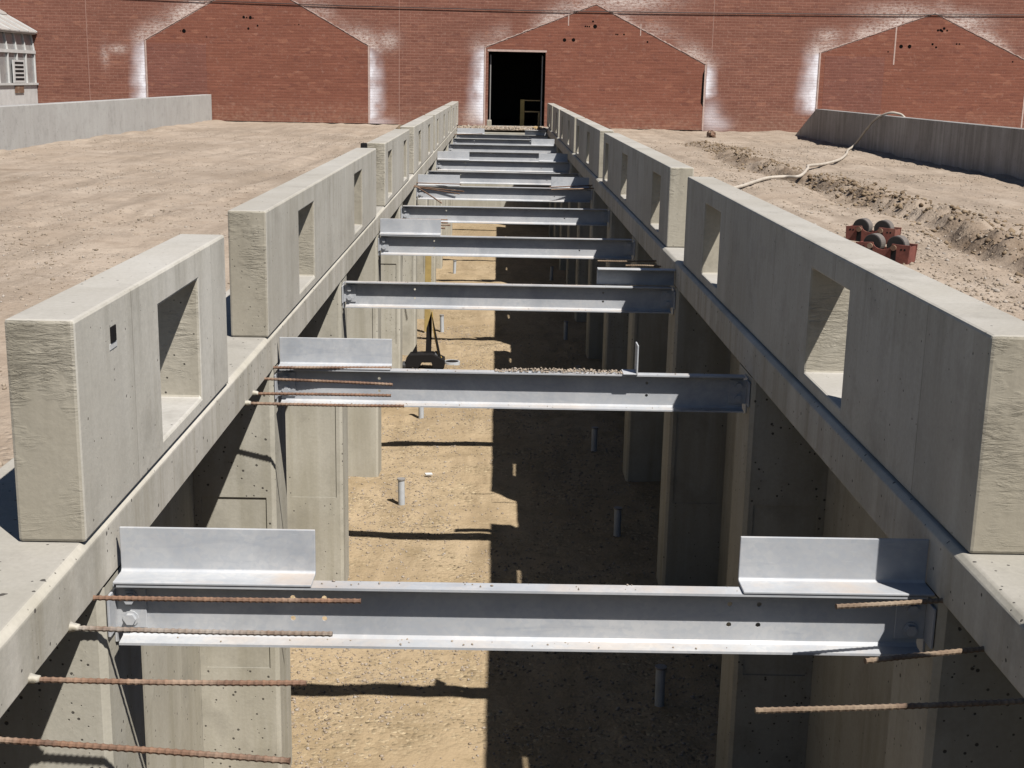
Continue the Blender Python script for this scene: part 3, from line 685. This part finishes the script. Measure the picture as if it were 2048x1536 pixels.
def band(x0, x1, z0, z1, hard, amt):   # hard = +1 : crisp edge at x1, -1 : crisp at x0
    w = x1-x0; u = (X-x0)/w if hard > 0 else (x1-X)/w
    m = np.where((u < 1.0), np.clip(u+.25*fbm(Z*2, X*0+3, 3), 0, 1)**1.4, 0)
    m *= np.clip((Z-z0)/.25, 0, 1)*np.clip((z1-Z)/.35+.3*fbm(X*6, Z*2, 3), 0, 1)
    return m*amt*np.clip(.95+.9*fbm(X*5, Z*3, 4), .35, 1.15)
for args in [(-11.42, -10.9, .3, 2.55, 1, 1.1), (-4.05, -3.55, .1, 2.45, -1, .95), (-1.12, -.57, .1, 2.6, 1, 1.1), (6.24, 6.62, 1.0, 2.25, -1, 1.0), (8.98, 9.64, .6, 2.75, 1, 1.1)]:
    soft = np.maximum(soft, band(*args))
blob = lambda cx, cz, sx, sz, a: a*np.exp(-((X-cx)/sx)**2-((Z-cz)/sz)**2)
soft = np.maximum(soft, blob(6.4, .55, .28, .42, .5)+blob(6.75, .3, .3, .2, .35))
soft = np.maximum(soft, blob(-3.95, .18, .5, .12, .5))
for cx, cz, sx, sz, a in [(3.6, 3.95, 1.3, .35, 1.2), (-8.9, 4.0, .9, .3, 1), (-9.6, 3.3, .5, .2, 1.0), (.6, 2.62, .35, .08, 1.2), (1.3, 2.66, .45, .12, 1.1), (-6.0, 4.0, .9, .25, .8), (13.9, 3.5, .8, .3, 1.1), (12.1, 3.75, 1.2, .25, .8),
                      (-3.5, 2.6, .3, .25, .9), (9.9, 3.0, .4, .2, .9), (-11.7, 2.2, .3, .12, .8), (-12.1, 2.0, .12, .3, .6), (-.9, .4, .3, .3, .7)]:
    spk = np.maximum(spk, blob(cx, cz, sx, sz, a))
nx_, nz_ = len(xs), len(zs)
V = np.stack([X, np.zeros_like(X), Z], -1).reshape(-1, 3).astype(np.float32)
ii = np.arange((nz_-1)*nx_).reshape(nz_-1, nx_)[:, :-1]
cx_ = (xs[:-1]+xs[1:])/2; cz_ = (zs[:-1]+zs[1:])/2
keep = ~((cx_[None] > DX0) & (cx_[None] < DX1) & (cz_[:, None] > DZ0) & (cz_[:, None] < DZ1))
i = ii[keep]; Fc = np.stack([i, i+1, i+1+nx_, i+nx_], 1).astype(np.int32)
me = bpy.data.meshes.new('brick_wall'); me.vertices.add(len(V)); me.vertices.foreach_set('co', V.ravel())
me.loops.add(Fc.size); me.loops.foreach_set('vertex_index', Fc.ravel()); me.polygons.add(len(Fc)); me.polygons.foreach_set('loop_start', np.arange(0, Fc.size, 4, dtype=np.int32))
me.update(calc_edges=True)
at = me.attributes.new('stain', 'FLOAT_COLOR', 'POINT'); at.data.foreach_set('color', np.stack([soft, spk, soft*0, soft*0+1], -1).reshape(-1).astype(np.float32))
me.materials.append(M_BRICK); link(bpy.data.objects.new('wall', me), bld)
bk = MB(); bk.box(-60, DX0, .35, .5, -.3, 9); bk.box(DX1, 60, .35, .5, -.3, 9); bk.box(DX0, DX1, .35, .5, DZ1, 9)
bk.box(-60, 60, 0, .5, 9, 9.1); bk.build('wall_core', M_BRICK3, bld)
rv = MB()   # reveals
rv.add([(DX0, 0, DZ0), (DX0, .35, DZ0), (DX0, .35, DZ1), (DX0, 0, DZ1)], [(0, 1, 2, 3)]); rv.add([(DX1, 0, DZ0), (DX1, .35, DZ0), (DX1, .35, DZ1), (DX1, 0, DZ1)], [(0, 1, 2, 3)])
rv.add([(DX0, 0, DZ1), (DX1, 0, DZ1), (DX1, .35, DZ1), (DX0, .35, DZ1)], [(0, 1, 2, 3)]); rv.build('door_reveal', M_BRICK3, bld)
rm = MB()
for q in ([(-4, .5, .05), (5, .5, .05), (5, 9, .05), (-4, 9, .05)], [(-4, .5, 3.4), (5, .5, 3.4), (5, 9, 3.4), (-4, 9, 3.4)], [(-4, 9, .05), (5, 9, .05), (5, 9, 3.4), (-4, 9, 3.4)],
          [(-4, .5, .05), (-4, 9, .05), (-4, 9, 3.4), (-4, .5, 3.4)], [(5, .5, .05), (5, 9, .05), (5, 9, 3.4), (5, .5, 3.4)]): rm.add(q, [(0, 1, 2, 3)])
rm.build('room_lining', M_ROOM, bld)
fr = MB(); fr.box(DX0+.055, DX0+.085, .2, .26, DZ0, DZ1-.1); fr.build('door_jamb', M_TREAD, bld)
fr = MB(); fr.box(DX1-.11, DX1-.075, .2, .26, DZ0, DZ1-.1); fr.build('door_jamb', M_TREAD, bld)
fr = MB(); fr.box(DX0-.02, DX0+.12, -.02, .2, DZ0-.05, .30); fr.build('broken_jamb_base', M_SLAB, bld, bevel=.02)
MB().box(DX0-.03, DX1+.03, -.008, .05, DZ1, DZ1+.06).build('lintel_edge', M_MORT, bld)
def infill(G, z0, name='gable_infill'):
    pr = [(G[0][0]+.03, z0), (G[2][0]-.03, z0), (G[2][0]-.03, G[2][1]-.02), (G[1][0], G[1][1]-.03), (G[0][0]+.03, G[0][1]-.02)]
    return pr
for gi, G in enumerate((GL, GC, GR)):
    pr = infill(G, -.05)
    if gi == 1:
        pr = [(DX1+.002, -.05), (G[2][0]-.03, -.05), (G[2][0]-.03, G[2][1]-.02), (G[1][0], G[1][1]-.03), (G[0][0]+.03, G[0][1]-.02), (G[0][0]+.03, DZ1+.062), (DX1+.002, DZ1+.062)]
    MB().prism(pr, -.005, -.0005, 'y').build('gable_infill', M_BRICK2, bld)
    for a, b in zip(G[:-1], G[1:]):   # flashing scar following the old roof slope
        dx, dz = b[0]-a[0], b[1]-a[1]; L = math.hypot(dx, dz); nx, nz = -dz/L*.028, dx/L*.028
        sc_ = MB(); K = 46
        for q in range(K):
            t0, t1 = q/K, (q+1)/K; w0 = random.uniform(.35, 1.35); o_ = random.uniform(-.008, .008)
            sc_.prism([(a[0]+dx*t0, a[1]+dz*t0+o_), (a[0]+dx*t1, a[1]+dz*t1+o_), (a[0]+dx*t1+nx*w0, a[1]+dz*t1+nz*w0+o_), (a[0]+dx*t0+nx*w0, a[1]+dz*t0+nz*w0+o_)], -.014-random.random()*.004, .0, 'y')
        sc_.build('flashing_scar', M_MORT, bld)
    for c, wd in ((G[0][0], .045), (G[2][0]-.045, .045)):
        zt = G[0][1] if c == G[0][0] else G[2][1]
        MB().box(c, c+wd, -.012, 0, -.02, zt).build('corner_scar', M_MORT, bld)
MB().box(-10.83, -9.03, -.009, -.0055, .1, 2.40).build('brick_patch', M_BRICK3, bld)
MB().box(9.85, 11.67, -.009, -.0055, .1, 2.42).build('brick_patch', M_BRICK3, bld)
for x in (-12.62, -3.17, 6.36): MB().box(x, x+.015, -.004, .001, 0 if x < 0 else 2.2, 9).build('movement_joint', M_JOINT, bld)
MB().prism([(6.10, .95), (6.19, .80), (6.20, 2.03), (6.12, 1.8)], -.011, -.006, 'y').build('dark_slot', M_HOLE, bld)
for x, z_ in [(1.95, 3.5), (4.15, 3.25)]:
    MB().box(x, x+.03, -.009, -.0055, z_-.35, z_).build('mortar_drip', M_MORT, bld)
MB().box(11.93, 11.97, -.009, -.0055, 2.2, 3.33).build('mortar_drip', M_MORT, bld)
# holes left by old pipes
HL = [(-9.677, 2.761, .052), (-9.78, 2.76, .015), (-7.86, 3.20, .035), (-7.77, 3.19, .02), (-7.66, 3.19, .042), (-7.58, 3.18, .018), (-7.73, 2.87, .03), (-7.45, 2.96, .025), (-9.0, 2.6, .014), (-6.2, 3.02, .015), (-6.32, 3.01, .012),
      (1.857, 2.729, .047), (2.131, 2.735, .047), (2.772, 3.144, .052), (2.60, 3.135, .02), (2.54, 3.14, .02), (2.48, 3.14, .022), (2.706, 3.29, .025), (3.42, 2.925, .02), (3.47, 2.922, .02), (3.662, 2.927, .024), (4.386, 2.721, .024),
      (12.134, 2.744, .05), (12.394, 2.749, .05), (13.402, 3.30, .035), (13.30, 3.25, .035), (13.22, 3.24, .03), (13.50, 3.24, .025), (13.35, 3.22, .03), (13.091, 2.83, .03), (13.208, 2.74, .028), (13.83, 2.85, .022), (13.91, 2.85, .022), (15.6, 2.36, .022), (11.75, 2.58, .02)]
for x, z_, r in HL:
    r *= 1.15
    mb = MB(); k = 14
    mb.add([(x+r*math.cos(a*6.283/k)*random.uniform(.9, 1.1), -.0065, z_+r*math.sin(a*6.283/k)*random.uniform(.9, 1.1)) for a in range(k)], [tuple(range(k))])
    mb.add([(x+r*math.cos(a*6.283/k), yv, z_+r*math.sin(a*6.283/k)) for yv in (-.0065, -.001) for a in range(k)], [(a, (a+1) % k, k+(a+1) % k, k+a) for a in range(k)])
    mb.build('pipe_hole', M_HOLE, bld)
MB().box(-9.0, -3.2, -.02, .0, .075, .12).build('base_shadow_line', M_HOLE, bld)  # black strips paint the shadow line of a thin recess along the wall foot
MB().box(1.6, 6.2, -.02, .0, .07, .115).build('base_shadow_line', M_HOLE, bld)
MB().box(-2.9, -.75, -.02, .0, .075, .12).build('base_shadow_line', M_HOLE, bld)

# trestle just inside the doorway
MB().box(-1.2, -.75, 1.8, 2.0, .1, 2.2).build('room_column', M_TREAD, bld)
tr_ = empty('timber_trestle', (.63, 42.2, .1)); tag(tr_, 'ochre timber trestle standing in the dark just inside the doorway', 'trestle')
MB().box(-.06, .07, -.03, .03, 0, .82).build('post', M_YEL, tr_, bevel=.004)
MB().box(.075, .56, -.02, .02, .43, .47).build('rail', M_WOOD, tr_); MB().box(.075, .56, -.02, .02, .78, .81).build('rail', M_WOOD, tr_); MB().box(.5, .56, -.025, .025, 0, .42).build('post', M_WOOD, tr_)

# overhead cable
pts = [(-22, 3.95), (-14, 3.76), (-9.2, 3.656), (-4.6, 3.591), (.63, 3.568), (5.9, 3.603), (11, 3.66), (15.68, 3.743), (22, 3.9)]
tag(MB().tube([(x, 41.165, z_) for x, z_ in pts], .012, 8).build('overhead_cable', M_CABLE, origin=(0, 41.165, 3.57)), 'thin dark cable strung across the top of the brick wall', 'cable')

# ------------------------------------------------------------------ low side walls
def lowwall(x0, x1, y0, y1, zt, mat_, label):
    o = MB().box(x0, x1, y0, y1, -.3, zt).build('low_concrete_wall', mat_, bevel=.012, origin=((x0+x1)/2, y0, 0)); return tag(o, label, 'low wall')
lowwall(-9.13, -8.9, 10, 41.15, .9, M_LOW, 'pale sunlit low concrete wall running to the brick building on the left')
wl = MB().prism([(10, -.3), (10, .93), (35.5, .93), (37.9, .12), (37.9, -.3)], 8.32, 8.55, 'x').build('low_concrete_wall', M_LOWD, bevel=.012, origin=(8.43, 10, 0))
tag(wl, 'dark shaded low concrete wall on the right with a hose over it', 'low wall')

# ------------------------------------------------------------------ hose over the right wall
hp = [(9.2, 28.6, .1), (8.95, 28.8, .5), (8.72, 29.0, .90), (8.58, 29.1, .985), (8.42, 29.2, .985), (8.24, 29.45, .86), (8.14, 29.8, .62), (8.10, 30.2, .38), (8.02, 30.4, .2), (7.75, 29.8, .145), (7.3, 28.2, .14), (6.6, 26.0, .14), (5.9, 24.4, .14), (5.25, 22.8, .20), (4.95, 21.6, .22), (4.62, 20.7, .16), (4.4, 20.8, .14), (4.1, 20.5, .14), (3.75, 19.7, .14), (3.35, 18.7, .14), (2.9, 17.8, .14), (2.4, 17.2, .13)]
def cr(pts, n=6):
    P = [Vector(p) for p in pts]; P = [P[0]*2-P[1]]+P+[P[-1]*2-P[-2]]; out = []
    for i in range(1, len(P)-2):
        for j in range(n):
            t = j/n; a, b, c, d = P[i-1:i+3]
            out.append(.5*((2*b)+(c-a)*t+(2*a-5*b+4*c-d)*t*t+(3*b-a-3*c+d)*t**3))
    return out+[P[-2]]
tag(MB().tube(cr(hp), .026, 12).build('hose', M_HOSE, smooth=True, origin=(5.2, 22.8, .12)), 'long cream hose draped over the shaded low wall and across the dirt', 'hose')

# ------------------------------------------------------------------ roller carriages on the ground at right
def roller(loc, rz, label, tilt=0):
    root = empty('roller_carriage', loc, rz); root.rotation_euler[1] = tilt; tag(root, label, 'roller carriage', 'pair of rust-red roller carriages on the dirt')
    L = .235
    prof = [(-L, .0), (L, 0), (L+.012, .165)] + [(L-.09, .165), (.085, .168)]
    prof += [(.085*math.cos(a)*1.0, .168-.055*math.sin(a)) for a in np.linspace(.4, math.pi-.4, 7)]
    prof += [(-.085, .168), (-L-.005, .155)]
    for yv in (-.085, .075):
        MB().prism(prof, yv, yv+.012, 'y').build('side_plate', M_REDRUST, root, bevel=.002)
    MB().box(-L, L, -.072, .074, .0, .012).build('base_plate', M_REDRUST, root)
    for x in (-L-.002, L-.008): MB().box(x, x+.01, -.072, .074, .013, .15).build('end_plate', M_REDRUST, root)
    for x in (-.105, .105):
        w = MB(); w.tube([(x, -.055, .150), (x, .06, .150)], .080, 28); o = w.build('wheel', M_WHEEL, root, bevel=.006)
        MB().tube([(x, -.045, .150), (x, .05, .150)], .0825, 28).build('tyre', M_TREADB, o)
        MB().tube([(x, -.105, .135), (x, -.072, .135)], .024, 14).build('axle', M_RUST, o)
        MB().box(x-.022, x+.022, -.0885, -.0855, .006, .12, Matrix.Rotation(R(0), 4, 'Y')).build('stiffener', M_DARK, root)
    for x in (-.195, -.165, .17, .2):
        MB().tube([(x, -.0862, .125), (x, -.0855, .125)], .009, 10).build('bolt_hole', M_DARK, root)
    return root
roller((3.50, 12.53, ZG-.01), R(-36), 'rust-red two-wheeled roller carriage, the farther of the pair')
roller((3.245, 11.22, ZG-.01), R(-38), 'rust-red two-wheeled roller carriage, the nearer of the pair')

# odd bits on the ground
def lump(loc, s, mat, name, label, cat_, seed=1):
    r_ = np.random.default_rng(seed); mb = MB(); k = 10; rows = 6; vs = []
    for a in range(rows+1):
        ph = math.pi*a/rows
        for b in range(k):
            j = r_.uniform(.7, 1.25); vs.append((math.sin(ph)*math.cos(b/k*6.283)*s[0]*j, math.sin(ph)*math.sin(b/k*6.283)*s[1]*j, math.cos(ph)*s[2]*j))
    mb.add(vs, [(a*k+b, a*k+(b+1) % k, (a+1)*k+(b+1) % k, (a+1)*k+b) for a in range(rows) for b in range(k)])
    o = mb.build(name, mat); o.location = loc; return tag(o, label, cat_)
lump((5.75, 36.6, ZG+.06), (.13, .2, .12), M_RUST, 'scrap_lump', 'dark rusty lump on the dirt near the brick wall right of the pit', 'scrap', 3)
lump((-2.9, 9.9, ZG+.02), (.05, .09, .03), M_REDRUST, 'brick_chip', 'small reddish chip on the dirt behind the second left parapet', 'brick chip', 5)
lump((-2.75, 36.9, ZG+.05), (.22, .3, .09), M_CLOD, 'earth_heap', 'small brown heap of earth beside the far left parapets', 'earth heap', 8)
lump((1.05, 39.4, .14), (.16, .3, .05), M_WOOD, 'timber_scrap', 'brown broken timber lying at the right of the doorstep', 'timber scrap', 9)
n = 900; gx = rng.uniform(-1.3, 1.5, n); gy = rng.uniform(38.5, 40.9, n)
tag(stones('rubble', M_STONE, np.stack([gx, gy, gh(gx, gy)+.01], 1), rng.uniform(.01, .05, n)**1.0), 'pale crumbled rubble between the pit end and the doorstep', 'rubble', kind='stuff')

# ------------------------------------------------------------------ greenhouse at the left edge
gx0 = -14.2; gy0, gy1 = 30.0, 41.17
gr = empty('greenhouse', (gx0, gy0, ZG)); tag(gr, 'old white-framed greenhouse against the brick wall at the left edge', 'greenhouse')
def gb(name, mat, *boxes, bevel=0):
    mb = MB()
    for b in boxes: mb.box(b[0]-gx0, b[1]-gx0, b[2]-gy0, b[3]-gy0, b[4]-ZG, b[5]-ZG)
    return mb.build(name, mat, gr, bevel=bevel)
gb('base_panel', M_WHITE, (gx0-.06, gx0, gy0, gy1, -.1, 1.08), bevel=.005)
gb('sill', M_WHITE, (gx0-.08, gx0+.05, gy0, gy1, 1.082, 1.14))
gb('lower_glass', M_GLASS, (gx0-.05, gx0-.035, gy0, gy1, 1.142, 2.0))
gb('middle_rail', M_WHITE, (gx0-.06, gx0+.02, gy0, gy1, 2.0, 2.09))
mb = MB(); mb.prism([(-.03, 1.99), (-.10, 2.46), (-.112, 2.46), (-.042, 1.99)], 0, gy1-gy0, 'y'); mb.build('upper_glass', M_GLASS, gr)
gb('eave_gutter', M_WHITE, (gx0-.14, gx0+.05, gy0, gy1, 2.562, 2.66), bevel=.01)
bars = []
y = gy1-.04
while y > gy0:
    gb('glazing_bar', M_WHITE, (gx0-.034, gx0+.012, y-.04, y, 1.142, 1.998))
    MB().prism([(.012, 1.992), (-.058, 2.458), (-.096, 2.458), (-.028, 1.992)], y-.038-gy0, y-gy0, 'y').build('glazing_bar', M_WHITE, gr)
    y -= .74
# louvred vent
gb('vent_frame', M_WHITE, (gx0+.013, gx0+.05, 39.14, 40.05, 1.15, 1.80))
for k in range(5): gb('vent_slot', M_DARK, (gx0+.0505, gx0+.056, 39.25, 39.95, 1.225+k*.115, 1.285+k*.115))
gb('rusty_bracket', M_RUST, (gx0+.002, gx0+.03, 39.25, 39.95, .86, 1.08))
rf = MB(); sl_ = .567
def rx(d): return (-d, 2.66-ZG+sl_*d)
rf.prism([(.10, 2.60-ZG), (.10, 2.63-ZG), rx(3.5), (-3.5, 2.63-ZG+sl_*3.5)], 0, gy1-gy0, 'y'); rfo = rf.build('roof', M_ROOF, gr)
rf = MB(); rf.prism([(-7.1, 2.60-ZG), (-7.1, 2.66-ZG), (-3.5, 2.665-ZG+sl_*3.5), (-3.5, 2.63-ZG+sl_*3.5)], 0, gy1-gy0, 'y'); rf.build('roof', M_ROOF, gr)
y = gy1-.02
while y > gy0:
    MB().prism([(.11, 2.632-ZG), (.11, 2.66-ZG), (-.75, 2.70-ZG+sl_*.75+.01), (-.75, 2.655-ZG+sl_*.75)], y-.05-gy0, y-gy0, 'y').build('roof_bar', M_WHITE, rfo)
    y -= .74
MB().prism([(-.76, 2.70-ZG+sl_*.76), (-.8, 2.735-ZG+sl_*.8), (-3.5, 2.72-ZG+sl_*3.5), (-3.5, 2.70-ZG+sl_*3.5)], 0, gy1-gy0, 'y').build('roof_sheet', M_ROOF, rfo)
gb('gable_end', M_GLASS, (-21.2, gx0-.1, gy0, gy0+.03, 0, 2.6)); gb('side_wall', M_WHITE, (-21.3, -21.2, gy0, gy1, 0, 2.6))
